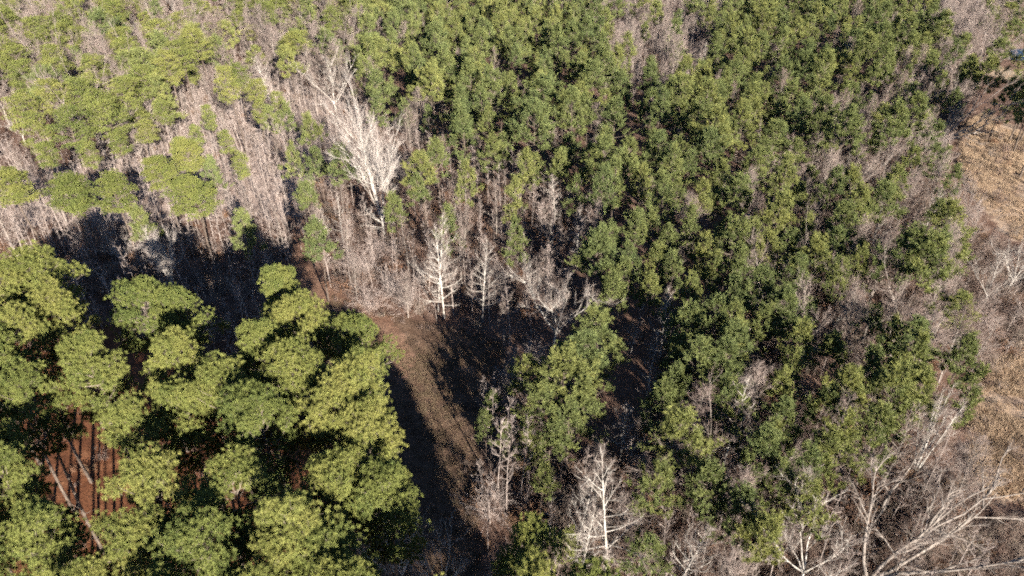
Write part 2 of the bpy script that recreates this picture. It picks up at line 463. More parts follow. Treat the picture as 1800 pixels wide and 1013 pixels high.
def make_bare(seed, H, kind, per=5, trunk_r=None, density=1.0):
    rng = np.random.default_rng(seed)
    tr, br = Tubes(), Tubes()
    SP, SD, SL = [], [], []
    def shoots(pts, m, lo, length, el_bias=0.35, spread=0.8):
        m = max(1, int(m * density))
        k = len(pts) - 1
        t = rng.uniform(lo, 1.0, m) * k
        i = np.clip(t.astype(int), 0, k - 1); f = (t - i)[:, None]
        p = pts[i] * (1 - f) + pts[i + 1] * f
        d = unit(pts[i + 1] - pts[i])
        d = unit(d * 0.8 + rng.normal(0, spread, (m, 3)) * 0.75 + np.array([0, 0, el_bias]))
        SP.append(p); SD.append(d); SL.append(length * rng.uniform(0.45, 1.15, m))
    def limb(p, d, L, r, lvl, wob, up, nsub, sublen, m, tl):
        pts = arc(p, d, L, 6 if lvl == 1 else 4, rng, wob, up)
        br.add(pts, r * np.linspace(1, 0.18, len(pts)) ** 1.2 + 0.006, 6 if lvl == 1 else 4)
        shoots(pts, m, 0.25, tl)
        if lvl < 3 and nsub > 0:
            for j in range(nsub):
                t = rng.uniform(0.25, 0.97) * (len(pts) - 1)
                i = min(int(t), len(pts) - 2)
                q = pts[i] + (pts[i + 1] - pts[i]) * (t - i)
                dd = unit(pts[i + 1] - pts[i]); 
                dd = unit(dd + unit(rng.normal(size=3)) * rng.uniform(0.5, 0.95))
                limb(q, dd, L * sublen * rng.uniform(0.6, 1.1), r * 0.45, lvl + 1, wob, up, max(0, nsub - 3), sublen, m, tl)
        return pts
    tr_r = trunk_r or H * 0.0082
    if kind in ('leader', 'pole', 'cone'):
        wob = 0.02
        tp = arc((0, 0, 0), (rng.normal(0, 0.03), rng.normal(0, 0.03), 1), H * 0.97, 10, rng, 0.018, 0.02)
        rr = np.linspace(1, 0.08, 11) ** 0.9 * tr_r; rr[0] *= 1.25
        tr.add(tp, rr, 8 if kind != 'pole' else 5)
        nb = {'leader': 34, 'cone': 52, 'pole': 11}[kind]
        lo = {'leader': 0.16, 'cone': 0.12, 'pole': 0.42}[kind]
        for i in range(nb):
            u = (i + rng.uniform(0, 0.9)) / nb
            z = (lo + (0.985 - lo) * u) * 10
            k = min(int(z), 9); p = tp[k] + (tp[k + 1] - tp[k]) * (z - k)
            a = i * 2.4 + rng.normal(0, 0.5)
            if kind == 'leader':
                L = H * 0.25 * (1 - u) ** 0.75 * rng.uniform(0.55, 1.2) * (0.65 + 0.35 * min(1, u * 4)) + 0.5; el = R(12 + 42 * u + rng.normal(0, 9)); up = 0.35
            elif kind == 'cone':
                L = H * 0.23 * math.sin(math.pi * (0.22 + 0.74 * u)) ** 0.9 * rng.uniform(0.75, 1.1) + 0.4; el = R(38 + 22 * u + rng.normal(0, 6)); up = 0.3
            else:
                L = H * 0.12 * (1.1 - u) * rng.uniform(0.5, 1.3) + 0.4; el = R(38 + rng.normal(0, 10)); up = 0.3
            limb(p, sph(a, el), L, tr_r * (0.30 if kind != 'pole' else 0.34) * (1.15 - 0.75 * u), 1 if kind != 'pole' else 2, 0.07, up, 4 if kind != 'pole' else 1, 0.42, 4 if kind != 'pole' else 6, L * 0.28 + 0.25)
    elif kind in ('vase', 'oak', 'snag'):
        fork = {'vase': 0.20, 'oak': 0.30, 'snag': 0.35}[kind]
        tp = arc((0, 0, 0), (rng.normal(0, 0.04), rng.normal(0, 0.04), 1), H * fork, 5, rng, 0.03)
        tr.add(tp, np.linspace(tr_r * 1.5, tr_r * 1.05, 6), 9)
        nl = {'vase': 10, 'oak': 6, 'snag': 5}[kind]
        for i in range(nl):
            a = i * 6.283 / nl + rng.normal(0, 0.3)
            if kind == 'vase': el, L, wob, up = R(rng.uniform(62, 86)), H * 0.80 * rng.uniform(0.7, 1.0), 0.045, 0.12
            elif kind == 'oak': el, L, wob, up = R(rng.uniform(32, 70)), H * 0.66 * rng.uniform(0.75, 1.1), 0.11, 0.25
            else: el, L, wob, up = R(rng.uniform(25, 65)), H * 0.60 * rng.uniform(0.7, 1.1), 0.20, 0.2
            limb(tp[-1] - np.array([0, 0, rng.uniform(0, H * fork * (0.3 if kind == 'vase' else 0.15))]), sph(a, el), L, tr_r * (0.44 if kind == 'vase' else 0.62), 1, wob, up, 8 if kind != 'snag' else 6, 0.42, 9, H * 0.06)
        if kind == 'vase':
            for i in range(7):   # low side limbs
                limb(tp[rng.integers(2, 5)], sph(rng.uniform(0, 6.3), R(rng.uniform(0, 25))), H * rng.uniform(0.15, 0.26), tr_r * 0.3, 2, 0.12, 0.1, 4, 0.4, 6, H * 0.04)
    elif kind == 'sprawl':   # heavy leaning limbs that reach out along +X
        tp = arc((0, 0, 0), (0.25, 0, 1), H * 0.16, 4, rng, 0.03)
        tr.add(tp, np.linspace(tr_r * 1.9, tr_r * 1.4, 5), 10)
        for a, el, Lf in ((0.1, 56, 0.85), (-0.55, 38, 0.95), (0.5, 42, 0.95), (-1.3, 52, 0.6), (1.5, 58, 0.7), (0.0, 26, 0.9)):
            limb(tp[-1] - np.array([0, 0, 0.1]), sph(a + rng.normal(0, 0.1), R(el)), H * Lf * rng.uniform(1.0, 1.25), tr_r * 0.85, 1, 0.12, 0.0, 8, 0.36, 6, H * 0.065)
    elif kind == 'clump':
        for s in range(7):
            a = rng.uniform(0, 6.283)
            tp = arc((0.5 * math.cos(a), 0.5 * math.sin(a), 0), sph(a, R(rng.uniform(72, 86))), H * rng.uniform(0.75, 1.0), 8, rng, 0.025, 0.05)
            tr.add(tp, np.linspace(tr_r * 0.62, tr_r * 0.1, 9), 6)
            for i in range(13):
                u = rng.uniform(0.25, 0.98) * 8; k = min(int(u), 7)
                limb(tp[k] + (tp[k + 1] - tp[k]) * (u - k), sph(rng.uniform(0, 6.3), R(rng.uniform(25, 60))), H * 0.16 * (1.15 - u / 8) * rng.uniform(0.6, 1.2) + 0.3, tr_r * 0.16, 2, 0.08, 0.3, 3, 0.45, 5, H * 0.05)
    tm = tr.mesh(kind + '_trunk'); bm = br.mesh(kind + '_branches')
    P0, D, L = map(np.concatenate, (SP, SD, SL))
    V, F = twig_cloud(P0, D, L, rng, per)
    tint = np.repeat(rng.random(len(V) // 4), 4)
    return tm, bm, mesh_from(kind + '_twigs', V, F, tint)

def make_brush(seed, H=2.6, stems=26, arch=0.8, leafy=0, wide=1.2):
    rng = np.random.default_rng(seed)
    tb = Tubes()
    SP, SD, SL = [], [], []
    for i in range(stems):
        a = rng.uniform(0, 6.283)
        p = np.array([rng.normal(0, 0.4 * wide), rng.normal(0, 0.4 * wide), 0])
        pts = arc(p, sph(a, R(rng.uniform(50, 88))), H * rng.uniform(0.55, 1.15), 5, rng, 0.08, -arch * rng.random())
        tb.add(pts, np.linspace(0.022, 0.008, 6), 3)
        m = 9
        t = rng.uniform(0.25, 1, m) * 5; k = np.clip(t.astype(int), 0, 4)
        SP.append(pts[k] + (pts[k + 1] - pts[k]) * (t - k)[:, None])
        SD.append(unit(unit(pts[k + 1] - pts[k]) * 0.9 + rng.normal(0, 0.6, (m, 3)) + np.array([0, 0, 0.2])))
        SL.append(H * 0.3 * rng.uniform(0.4, 1.1, m))
    P0, D, L = map(np.concatenate, (SP, SD, SL))
    V, F = twig_cloud(P0, D, L, rng, 4, 0.6, 0.010, 0.1)
    V0 = np.concatenate(tb.V); F0 = np.concatenate(tb.F)
    F0 = np.concatenate([F0[:, [0, 1, 2]], F0[:, [0, 2, 3]]])
    Vs, Fs = [V0, V], [F0, F + len(V0)]
    n = len(V0) + len(V)
    if leafy:
        ends = (P0 + D * L[:, None] * 0.8)
        Vt, Ft, _ = tufts(ends, D, np.full(len(ends), 0.16), leafy, 0.045, rng, 1.3)
        Vs.append(Vt); Fs.append(Ft + n)
    Va = np.concatenate(Vs)
    return mesh_from('brush', Va, np.concatenate(Fs), rng.random(len(Va)))

def make_grass(seed, H=0.9, blades=70, rad=0.35, w=0.012):
    rng = np.random.default_rng(seed)
    a = rng.uniform(0, 6.283, blades); r = rad * np.sqrt(rng.random(blades))
    p = np.stack([r * np.cos(a), r * np.sin(a), np.zeros(blades)], 1)
    d = unit(np.stack([rng.normal(0, 0.28, blades), rng.normal(0, 0.28, blades), np.ones(blades)], 1))
    L = H * rng.uniform(0.5, 1.1, blades)[:, None]
    s = unit(np.cross(d, rng.normal(size=(blades, 3)))) * w
    mid = p + d * L * 0.55; tip = p + d * L + np.stack([rng.normal(0, 0.16, blades), rng.normal(0, 0.16, blades), -0.1 * np.ones(blades)], 1) * H
    V = np.stack([p - s, p + s, mid - s * 0.8, mid + s * 0.8, tip], 1).reshape(-1, 3)
    k = np.arange(blades)[:, None] * 5
    F = np.concatenate([k + np.array([[0, 1, 3]]), k + np.array([[0, 3, 2]]), k + np.array([[2, 3, 4]])])
    return mesh_from('grass', V, F, np.repeat(rng.random(blades), 5))

# ------------------------------------------------------------------ the ground
def build_ground():
    xs = np.unique(np.concatenate([[-4000, -1500, -700, -420], np.arange(-300, -90, 3.5), np.arange(-90, 120, 1.0), np.arange(120, 300, 3.5), [420, 700, 1500, 4000]]))
    ys = np.unique(np.concatenate([[-1500, -400, -120, -40], np.arange(-10, 150, 1.0), np.arange(150, 340, 3.0), [420, 700, 1500, 5000]]))
    X, Y = np.meshgrid(xs, ys)
    x, y = X.ravel(), Y.ravel()
    z = 0.10 * np.sin(x * 0.21 + 1.3 * np.sin(y * 0.13)) + 0.08 * np.sin(y * 0.33 + x * 0.11) + 0.04 * np.sin(x * 1.1) * np.sin(y * 0.9)
    pw = weight(Z_POND, x, y, 3.0)
    z = np.where(np.abs(x) + y > 900, 0, z) * (1 - pw) - 0.8 * pw
    nx, ny = len(xs), len(ys)
    i = (np.arange(ny - 1)[:, None] * nx + np.arange(nx - 1)[None, :]).ravel()
    F = np.stack([i, i + 1, i + nx + 1, i + nx], 1)
    me = mesh_from('ground', np.stack([x, y, z], 1), F, smooth=True)
    for nm, polys, soft in (('w_leaf_lit', [Z_LEAF_LIT], 6.0), ('w_straw', [Z_STRAW], 3.0), ('w_lane', [Z_LANE], 1.5), ('w_dirt', [Z_TRACK], 1.2), ('w_gold', [Z_GOLD, Z_GOLD2], 3.0), ('w_pale', [Z_PALE, Z_PATH], 3.0)):
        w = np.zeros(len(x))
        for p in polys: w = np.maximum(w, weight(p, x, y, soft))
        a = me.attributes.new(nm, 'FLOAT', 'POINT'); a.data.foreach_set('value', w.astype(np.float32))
    g = link('ground', me, M['ground'])
    g['kind'] = 'structure'
    g['label'] = 'forest floor of leaf litter, red pine straw, dry grass and a dirt track'
    pv = np.concatenate([Z_POND, np.zeros((len(Z_POND), 1))], 1)
    me = bpy.data.meshes.new('pond')
    me.from_pydata([(p[0], p[1], -0.28) for p in pv], [], [list(range(len(pv)))])
    po = link('pond', me, M['water']); po['kind'] = 'structure'
    po['label'] = 'dark pond behind the trees at the far edge of the golden field'
build_ground()

# ------------------------------------------------------------------ tree prototypes
MAT = {}
PROTO = {}
def reg(kind, meshes, mats):
    for me, mt in zip(meshes, mats):
        me.materials.append(M[mt])
    PROTO.setdefault(kind, []).append(meshes)
for s in range(6):
    reg('mature_pine', make_mature_pine(100 + s, 26.0, 3.5 + 0.25 * (s % 4)), ('bark_pine', 'wood_pine', 'needle_old'))
for s in range(6):
    reg('tall_pine_far', make_mature_pine(100 + s, 26.0, 3.5 + 0.25 * (s % 4), True), ('bark_pine', 'wood_pine', 'needle_old'))
YP = [(3.0, 0.42, 0.8), (3.3, 0.46, 1.3), (2.7, 0.36, 0.6), (3.0, 0.50, 1.6), (2.9, 0.40, 1.0), (3.4, 0.44, 0.9), (2.6, 0.48, 1.1), (3.1, 0.34, 0.6)]
for s, (a, b_, c_) in enumerate(YP):
    reg('young_pine', make_young_pine(200 + s, 15.0, a, b_, c_, 20, 0.020), ('bark_pine', 'wood_pine', 'needle_young'))
    reg('young_pine_far', make_young_pine(200 + s, 15.0, a, b_, c_, 22, 0.021, True), ('bark_pine', 'wood_pine', 'needle_young'))
for s in range(4): reg('leader', make_bare(300 + s, 16, 'leader', 4, None, 0.8), (('bark_bright', 'bark_bright', 'twig_white') if s < 2 else ('bark_white', 'bark_white', 'twig_grey')))
for s in range(3): reg('cone', make_bare(310 + s, 18, 'cone', 5), ('bark_white', 'bark_white', 'twig_grey' if s == 0 else 'twig_mid'))
for s in range(2): reg('vase', make_bare(320 + s, 18, 'vase', 4), ('bark_bright', 'bark_bright', 'twig_bright'))
for s in range(3): reg('oak', make_bare(330 + s, 16, 'oak', 4), (('bark_bright', 'bark_bright', 'twig_white') if s == 0 else ('bark_white', 'bark_white', 'twig_mid')))
for s in range(2): reg('snag', make_bare(340 + s, 12, 'snag', 4, 0.13), ('bark_dark', 'bark_white', 'twig_white'))
for s in range(2): reg('sprawl', make_bare(350 + s, 14, 'sprawl', 4, 0.19), ('bark_dark', 'bark_white', 'twig_white'))
for s in range(2): reg('clump', make_bare(360 + s, 13, 'clump', 4, 0.16), ('bark_bright', 'bark_bright', 'twig_white'))
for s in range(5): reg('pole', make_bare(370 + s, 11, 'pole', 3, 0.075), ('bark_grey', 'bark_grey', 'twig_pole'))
NOMH = dict(tall_pine_far=26, young_pine_far=15, mature_pine=26, young_pine=15, leader=16, cone=18, vase=18, oak=16, snag=12, sprawl=14, clump=13, pole=11)
PARTN = dict(mature_pine=('trunk', 'limbs', 'crown'), young_pine=('trunk', 'limbs', 'crown'))
BRUSH = []
for s in range(4):
    me = make_brush(400 + s, (2.2, 3.0, 2.6, 3.6)[s], 26, 0.9); me.materials.append(M['twig_brush']); BRUSH.append(me)
for s in range(2):
    me = make_brush(410 + s, 2.0, 22, 0.9, 5); me.materials.append(M['leaf_rust']); BRUSH.append(me)
ARCH = []
for s in range(3):
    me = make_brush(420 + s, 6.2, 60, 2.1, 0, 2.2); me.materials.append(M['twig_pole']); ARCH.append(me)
GOLD = []
for s in range(4):
    me = make_grass(430 + s, 0.7, 90, 0.5, 0.010); me.materials.append(M['grass_gold']); GOLD.append(me)
SHORT = []
for s in range(3):
    me = make_grass(440 + s, 0.22, 60, 0.45, 0.008); me.materials.append(M['grass_lane']); SHORT.append(me)

ITEMS = []      # every individual tree: dict(kind, x, y, s, sx, rz, v, px, py, depth, label, ...)
rnd = random.Random(7)
def add(kind, x, y, H, sx=1.0, rz=None, v=None, label=None, tilt=0.0, name=None, cat=None, group=None):
    s = H / NOMH[kind]
    zc = H * (0.85 if kind in ('mature_pine', 'tall_pine_far') else 0.72)
    px, py, d = proj(x, y, zc)
    ITEMS.append(dict(kind=kind, x=x, y=y, s=s, sx=sx, H=H, rz=rnd.uniform(0, 6.283) if rz is None else rz, v=rnd.randrange(len(PROTO[kind])) if v is None else v,
                      px=px, py=py, d=d, label=label, tilt=tilt, cat=cat, name=name, group=group))
def pine(kind, px, py, wpx, H=None):
    """a pine whose crown centre shows at (px, py), about wpx wide"""
    H0 = H or (26.0 if kind == 'mature_pine' else 15.0)
    H0 *= rnd.uniform(0.94, 1.06)
    zc = H0 * (0.85 if kind in ('mature_pine', 'tall_pine_far') else 0.72)
    x, y = P(px, py, zc)
    d = proj(x, y, zc)[2]
    wm = wpx * d / FPX
    nom = 8.2 if kind in ('mature_pine', 'tall_pine_far') else 5.5
    k = min(1.6, max(0.48 if kind == 'tall_pine_far' or (840 < px < 1010 and py > 700) else 0.8, wm / nom)) 
    if H is None and kind == 'young_pine':
        if 840 < px < 1070 and py > 560: k, H0 = k * 1.06, H0 * 0.86
        H0 *= min(1.3, max(0.75, k ** 0.6))
        zc = H0 * 0.72
        x, y = P(px, py, zc)
    add(kind, x, y, H0, k * NOMH[kind] / H0)
def bare(kind, bx, by, ty, sx=1.0, rz=None, v=None, label=None, tilt=0.0, name='bare_tree'):
    x, y = P(bx, by)
    H = height_for(bx, by, ty)
    add(kind, x, y, max(3.0, H), sx, rz, v, label, tilt, name)

# --- mature pines of the near stand
for px, py, w in [(72, 490, 150), (122, 548, 112), (5, 505, 80), (35, 580, 120), (240, 535, 118), (330, 556, 95), (165, 640, 132), (302, 655, 85), (0, 655, 90),
                  (490, 516, 100), (556, 570, 140), (640, 612, 112), (440, 632, 108), (545, 690, 140), (628, 705, 108), (400, 722, 140), (250, 775, 130), (480, 772, 145),
                  (590, 765, 130), (655, 795, 55), (605, 868, 145), (675, 905, 60), (40, 885, 150), (275, 895, 150), (430, 895, 160), (85, 965, 140), (520, 945, 150),
                  (230, 985, 140), (385, 985, 150), (590, 990, 130), (60, 735, 110), (335, 738, 105), (20, 800, 100), (930, 1000, 120), (-60, 560, 130), (-70, 700, 130),
                  (-90, 830, 140), (-60, 980, 140), (-150, 620, 130), (130, 1090, 150), (300, 1100, 150), (460, 1090, 150), (620, 1100, 150), (-20, 1080, 150),
                  (780, 1120, 130), (900, 1110, 140), (1010, 1120, 140), (720, 1210, 140), (860, 1230, 140), (1000, 1240, 140), (1130, 1200, 130)]:
    pine('mature_pine', px, py + (22 if py < 620 else 8), w)
# --- young pines that can be told apart
for px, py, w in [(1052, 588, 92), (1028, 632, 96), (936, 662, 48), (990, 676, 104), (962, 722, 84), (1022, 706, 84), (985, 640, 60), (1000, 745, 70), 
                  (928, 790, 46), (965, 775, 60), (952, 845, 40), (1158, 868, 66), (1240, 858, 80), (1290, 905, 70), (1340, 812, 86), (1322, 950, 60), (1000, 965, 45),
                  (1190, 632, 46), (1178, 690, 60), (1230, 660, 88), (1280, 622, 78), (1250, 560, 68), (1212, 528, 60), (1160, 722, 54), (1272, 655, 80), (1300, 608, 56), (1292, 572, 46),
                  (1375, 560, 78), (1405, 612, 64), (1388, 652, 56), (1562, 598, 60), (1588, 640, 96), (1520, 662, 80), (1560, 702, 100), (1604, 702, 80), (1480, 702, 78), (1452, 725, 66),
                  (1366, 690, 56), (1372, 752, 60), (1682, 636, 60), (1702, 685, 54), (1440, 800, 50), (1540, 762, 80), (1490, 785, 86), (1420, 830, 66), (1362, 862, 76), (1352, 785, 66), (1400, 885, 56),
                  (1590, 455, 84), (1622, 470, 84), (1640, 448, 60), (1375, 322, 66), (1362, 385, 60), (1502, 368, 58), (1482, 402, 58), (1415, 412, 48), (1562, 332, 54), (1460, 332, 48), (1655, 288, 40),
                  (1570, 228, 88), (1600, 210, 56), (1482, 238, 70), (1410, 212, 42), (1460, 442, 58), (1502, 472, 46), (1382, 442, 54), (1402, 492, 56), (1470, 500, 50),
                  (1080, 322, 58), (1100, 288, 58), (1058, 332, 54), (1180, 300, 58), (1190, 352, 40), (1232, 352, 40), (1142, 402, 48), (1118, 412, 44), (1046, 446, 34), (1074, 424, 32),
                  (1210, 402, 54), (1282, 432, 72), (1302, 472, 58), (1186, 482, 56), (1250, 485, 60), (1090, 492, 54), (1110, 462, 46), (1150, 470, 56), (1230, 450, 56), (1140, 520, 52), (1072, 520, 44), (1330, 520, 66), (1290, 525, 60), (1340, 580, 60), (1340, 450, 60),
                  (252, 398, 30), (432, 408, 32), (372, 312, 36), (510, 280, 34), (560, 290, 42), (602, 300, 52), (540, 350, 42), (560, 432, 62), (742, 310, 56), (770, 288, 54), (736, 338, 40), (820, 322, 46), (786, 400, 52), (690, 374, 42),
                  (905, 422, 46), (915, 300, 54), (985, 300, 46), (905, 350, 40), (850, 190, 44), (512, 115, 40), (480, 215, 30), (1768, 172, 42), (1728, 140, 50), (505, 210, 26), (545, 235, 40), (1700, 135, 46)]:
    pine('young_pine', px, py, w)
for px, py, w in [(328, 280, 56), (288, 304, 64), (344, 338, 82), (197, 342, 68), (112, 342, 72), (32, 324, 84), (140, 334, 54)]:
    pine('mature_pine', px, py, w, 17)
for px, py, w in [(45, 135, 66), (95, 165, 70), (30, 195, 62), (125, 222, 70), (62, 228, 58), (185, 205, 74), (172, 120, 66), (70, 55, 56), (120, 60, 54), (190, 45, 60), (230, 90, 60), (275, 60, 58), (320, 100, 64), (350, 75, 56), (255, 140, 60), (300, 115, 56), (150, 165, 60), (225, 165, 60), (10, 95, 60), (405, 145, 50)]:
    pine('tall_pine_far', px, py, w, 20)
for px, py, w in [(300, 195, 36), (345, 240, 28), (250, 235, 42), (372, 205, 32), (445, 160, 48), (455, 196, 32), (492, 180, 26), (415, 130, 42), (235, 205, 52), (212, 252, 42), (160, 270, 40), (75, 275, 44), (395, 250, 26), (320, 262, 26), (425, 290, 22)]:
    pine('tall_pine_far', px, py, w, 14)
for px, py, w in [(1082, 18, 40), (1062, 44, 36), (1132, 12, 40), (1192, 44, 34), (1102, 86, 36), (1180, 66, 36), (1252, 28, 40), (1150, 30, 34), (1220, 12, 40), (1040, 5, 40), (1285, 8, 40), (1130, 60, 26), (1195, 100, 30), (1140, 125, 30)]:
    pine('young_pine', px, py, w)
for px, py, w in [(866, 712, 40), (852, 748, 36), (888, 775, 38)]:
    pine('young_pine', px, py, w, 8.0)
# pines right of the frame that throw the shade over the pond path
for px, py in [(1828, 160), (1850, 185), (1840, 140), (1885, 200), (1880, 165), (1915, 215), (1925, 180), (1960, 225), (1835, 118), (1870, 125), (1900, 150), (1940, 205), (1820, 140), (1855, 155)]:
    pine('young_pine', px, py, 75, 22)
for px, py in [(1742, 45), (1768, 26), (1795, 40), (1728, 16), (1760, 2), (1795, 8), (1780, 58), (1810, 104), (1752, 92)]:
    pine('young_pine', px, py, 46, 13)
# tall pines under the drone: out of the frame, they shade the foot of the lane
for x, y in [(12, 9), (4.5, 7.5), (8, 14), (14, 3), (18, 6.5), (8.5, 3), (20, 12), (1, 13), (16, -1), (6, -1), (-4, 6), (11, -6)]:
    add('mature_pine', x, y, 26.5, 1.1, label=None)
# --- leafless trees that stand out
BT = [('vase', 676, 425, 196, 0.68, 'great white leafless tree with fan of limbs in front of the pine wall'),
      ('oak', 594, 212, 95, 1.0, 'broad white leafless tree right of two others at the pole wood edge'),
      ('leader', 483, 205, 96, 1.15, 'white leafless tree with crooked low limbs at the top of the pole wood'),
      ('oak', 530, 138, 58, 0.9, 'pale leafless tree under a broken white snag, among the far pines'),
      ('cone', 1164, 148, 45, 0.95, 'pale leafless tree shaped like a flame in the clearing among far pines'),
      ('cone', 1108, 150, 60, 1.0, 'pinkish leafless tree left of the flame-shaped pale tree'),
      ('oak', 972, 625, 462, 0.95, 'grey spreading leafless tree, lower half in shade, at the lane corner'),
      ('leader', 771, 548, 372, 0.95, 'left of the twin white straight trunks at the lane edge'),
      ('leader', 781, 560, 385, 0.95, 'right of the twin white straight trunks at the lane edge'),
      ('leader', 848, 566, 402, 0.95, 'white leafless tree right of the twin trunks at the lane edge'),
      ('leader', 976, 398, 300, 1.1, 'white leafless tree with pink twigs against the dark pine edge'),
      ('leader', 1013, 458, 362, 0.9, 'bright white ribbed leafless tree standing out of black shade'),
      ('leader', 965, 442, 385, 0.8, 'small half-shaded leafless tree left of the bright white ribbed tree'),
      ('leader', 1064, 1035, 790, 1.0, 'tall white leafless tree with ladder-like limbs at the bottom edge'),
      ('leader', 1021, 1020, 845, 0.8, 'white forked-looking leafless tree just left of the tall ladder-limbed one'),
      ('leader', 1009, 985, 790, 0.7, 'thin white leafless tree leaning behind the pair at the bottom edge'),
      ('leader', 1193, 1035, 895, 1.1, 'bushy white leafless tree at the bottom edge between two pines'),
      ('snag', 1545, 905, 770, 1.2, 'gnarled white leafless tree with twisted horizontal limbs'),
      ('oak', 1402, 1035, 885, 1.0, 'grey leafless tree with a bright forked trunk at the bottom edge'),
      ('clump', 1612, 822, 668, 0.8, 'sheaf of slim white leaning stems beside the golden grass'),
      ('leader', 1266, 835, 655, 1.15, 'pink-twigged leafless tree between young pines right of the red gully'),
      ('leader', 1091, 805, 685, 1.1, 'fan-shaped leafless tree in front of the round lane-side pines'),
      ('leader', 1136, 695, 575, 0.8, 'shaded grey leafless tree in the dark gap right of the lane-side pines'),
      ('leader', 1158, 645, 498, 0.8, 'tall leafless tree with a lit top behind the dark gap'),
      ('leader', 1108, 625, 530, 0.7, 'thin shaded leafless tree left of the dark gap'),
      ('oak', 1764, 520, 408, 1.0, 'white leafless tree with fanned branches above the lower golden grass'),
      ('oak', 1728, 545, 452, 0.9, 'dull leafless tree left of the fanned white one by the golden grass'),
      ('leader', 1528, 450, 340, 1.1, 'leafless tree with a fan of yellowish branches left of the round pine'),
      ('leader', 1620, 420, 320, 1.0, 'leaning leafless tree behind the round pine'),
      ('leader', 1475, 330, 262, 1.0, 'leafless tree leaning right in the middle of the mixed wood'),
      ('oak', 388, 84, 30, 0.95, 'pale leafless tree at the head of the pole wood among the far pines'),
      ('vase', 312, 38, -25, 0.9, 'white fan-limbed leafless tree cut by the top edge'),
      ('oak', 168, 172, 98, 0.8, 'pale leafless tree leaning in the far left pine stand'),
      ('oak', 45, 255, 196, 1.0, 'grey leafless tree by the left edge, among far pines'),
      ('leader', 150, 245, 182, 0.7, 'slim white leafless tree before the far left pines'),
      ('leader', 242, 66, 5, 0.7, 'pale thin leafless tree behind the yellowest far pine'),
      ('leader', 605, 440, 338, 0.75, 'white slim straight tree left of the great white tree'),
      ('leader', 581, 424, 345, 0.6, 'thinner pale tree next to the slim straight one'),
      ('snag', 702, 352, 275, 1.0, 'small gnarled pale tree just right of the great white tree'),
      ('oak', 693, 1042, 920, 0.7, 'left of two budded leafless trees at the bottom edge under the pines'),
      ('oak', 712, 1046, 928, 0.65, 'right of two budded leafless trees at the bottom edge under the pines'),
      ('oak', 783, 1050, 948, 0.8, 'dark budded leafless tree at the shaded foot of the lane'),
      ('oak', 225, 470, 408, 1.0, 'shaded leafless tree in the dark band behind the near pines, catching light'),
      ('vase', 312, 520, 405, 0.8, 'blue-shaded leafless tree in the dark band behind the near pines'),
      ('leader', 1212, 82, 20, 0.9, 'leafless tree in shade right of the far clearing'),
      ('oak', 1228, 70, 25, 0.9, 'leafless tree with a lit crown right of the far clearing'),
      ('leader', 1230, 150, 70, 0.9, 'straight leafless tree at the right end of the far clearing'),
      ('leader', 1200, 165, 95, 0.8, 'thin leafless tree in front of the far clearing'),
      ('cone', 1345, 300, 225, 0.9, 'pink twiggy leafless tree sunk among dark pines'),
      ('cone', 1205, 235, 195, 0.7, 'pale-topped leafless tree poking out of the pine canopy'),
      ('cone', 1400, 400, 310, 0.8, 'pinkish thin leafless tree behind the brownish pine'),
      ('cone', 1335, 470, 395, 1.0, 'brown-twigged leafless tree in the pines right of the black gap'),
      ('cone', 1295, 370, 310, 1.0, 'tan-twigged leafless tree poking out of dark pines'),
      ('leader', 1380, 505, 405, 1.0, 'tan leafless tree with a pale stem among the right-hand pines'),
      ('leader', 1460, 590, 490, 1.0, 'white-stemmed leafless tree in the rusty gap'),
      ('leader', 1482, 570, 505, 0.9, 'second white-stemmed leafless tree in the rusty gap'),
      ('oak', 680, 115, 60, 0.9, 'pink leafless tree in a hole of the far pine canopy'),
      ('leader', 745, 70, 30, 1.0, 'pale pink leafless tree in the far pines, with a shaded twin'),
      ('leader', 780, 215, 160, 0.9, 'half-shaded leafless tree in a dark pocket of the pines'),
      ('snag', 700, 245, 185, 0.6, 'thin forked white dead tree behind the great white tree'),
      ]
for k, bx, by, ty, sx, lab in BT:
    bare(k, bx, by, ty, sx, v={'leader': rnd.randrange(2), 'oak': 0}.get(k), label=lab)
for bx, by, h in [(862, 800, 12), (880, 830, 13), (900, 850, 12), (875, 872, 14), (915, 880, 12), (905, 812, 11), (930, 862, 13), (890, 905, 12), (858, 760, 10), (872, 735, 9)]:
    x, y = P(bx, by)
    add('pole', x, y, h, 0.9, name='streak')
bare('sprawl', 1640, 270, 150, 1.1, rz=0.25, v=0, label='huge silver leafless tree sprawling over the upper golden field')
bare('sprawl', 1505, 1050, 880, 1.15, rz=0.45, v=1, label='huge leafless tree with heavy dark-topped limbs reaching toward the golden grass')

# ------------------------------------------------------------------ fill: the woods between
def poisson(poly, dmin, n_try, rng, avoid, avoid_r):
    x0, y0 = poly.min(0); x1, y1 = poly.max(0)
    cell = max(dmin, avoid_r)
    grid, out = {}, []
    for x, y in avoid:
        grid.setdefault((int(x // cell), int(y // cell)), []).append((x, y, avoid_r * avoid_r))
    cand = np.stack([rng.uniform(x0, x1, n_try), rng.uniform(y0, y1, n_try)], 1)
    cand = cand[inside(poly, cand[:, 0], cand[:, 1])].tolist()
    for x, y in cand:
        gx, gy = int(x // cell), int(y // cell)
        ok = True
        for i in (gx - 1, gx, gx + 1):
            for j in (gy - 1, gy, gy + 1):
                for q in grid.get((i, j), ()):
                    if (q[0] - x) ** 2 + (q[1] - y) ** 2 < q[2]:
                        ok = False; break
                if not ok: break
            if not ok: break
        if ok:
            grid.setdefault((gx, gy), []).append((x, y, dmin * dmin)); out.append((x, y))
    return out
rng = np.random.default_rng(11)
pines_xy = lambda: [(i['x'], i['y']) for i in ITEMS if 'pine' in i['kind']]
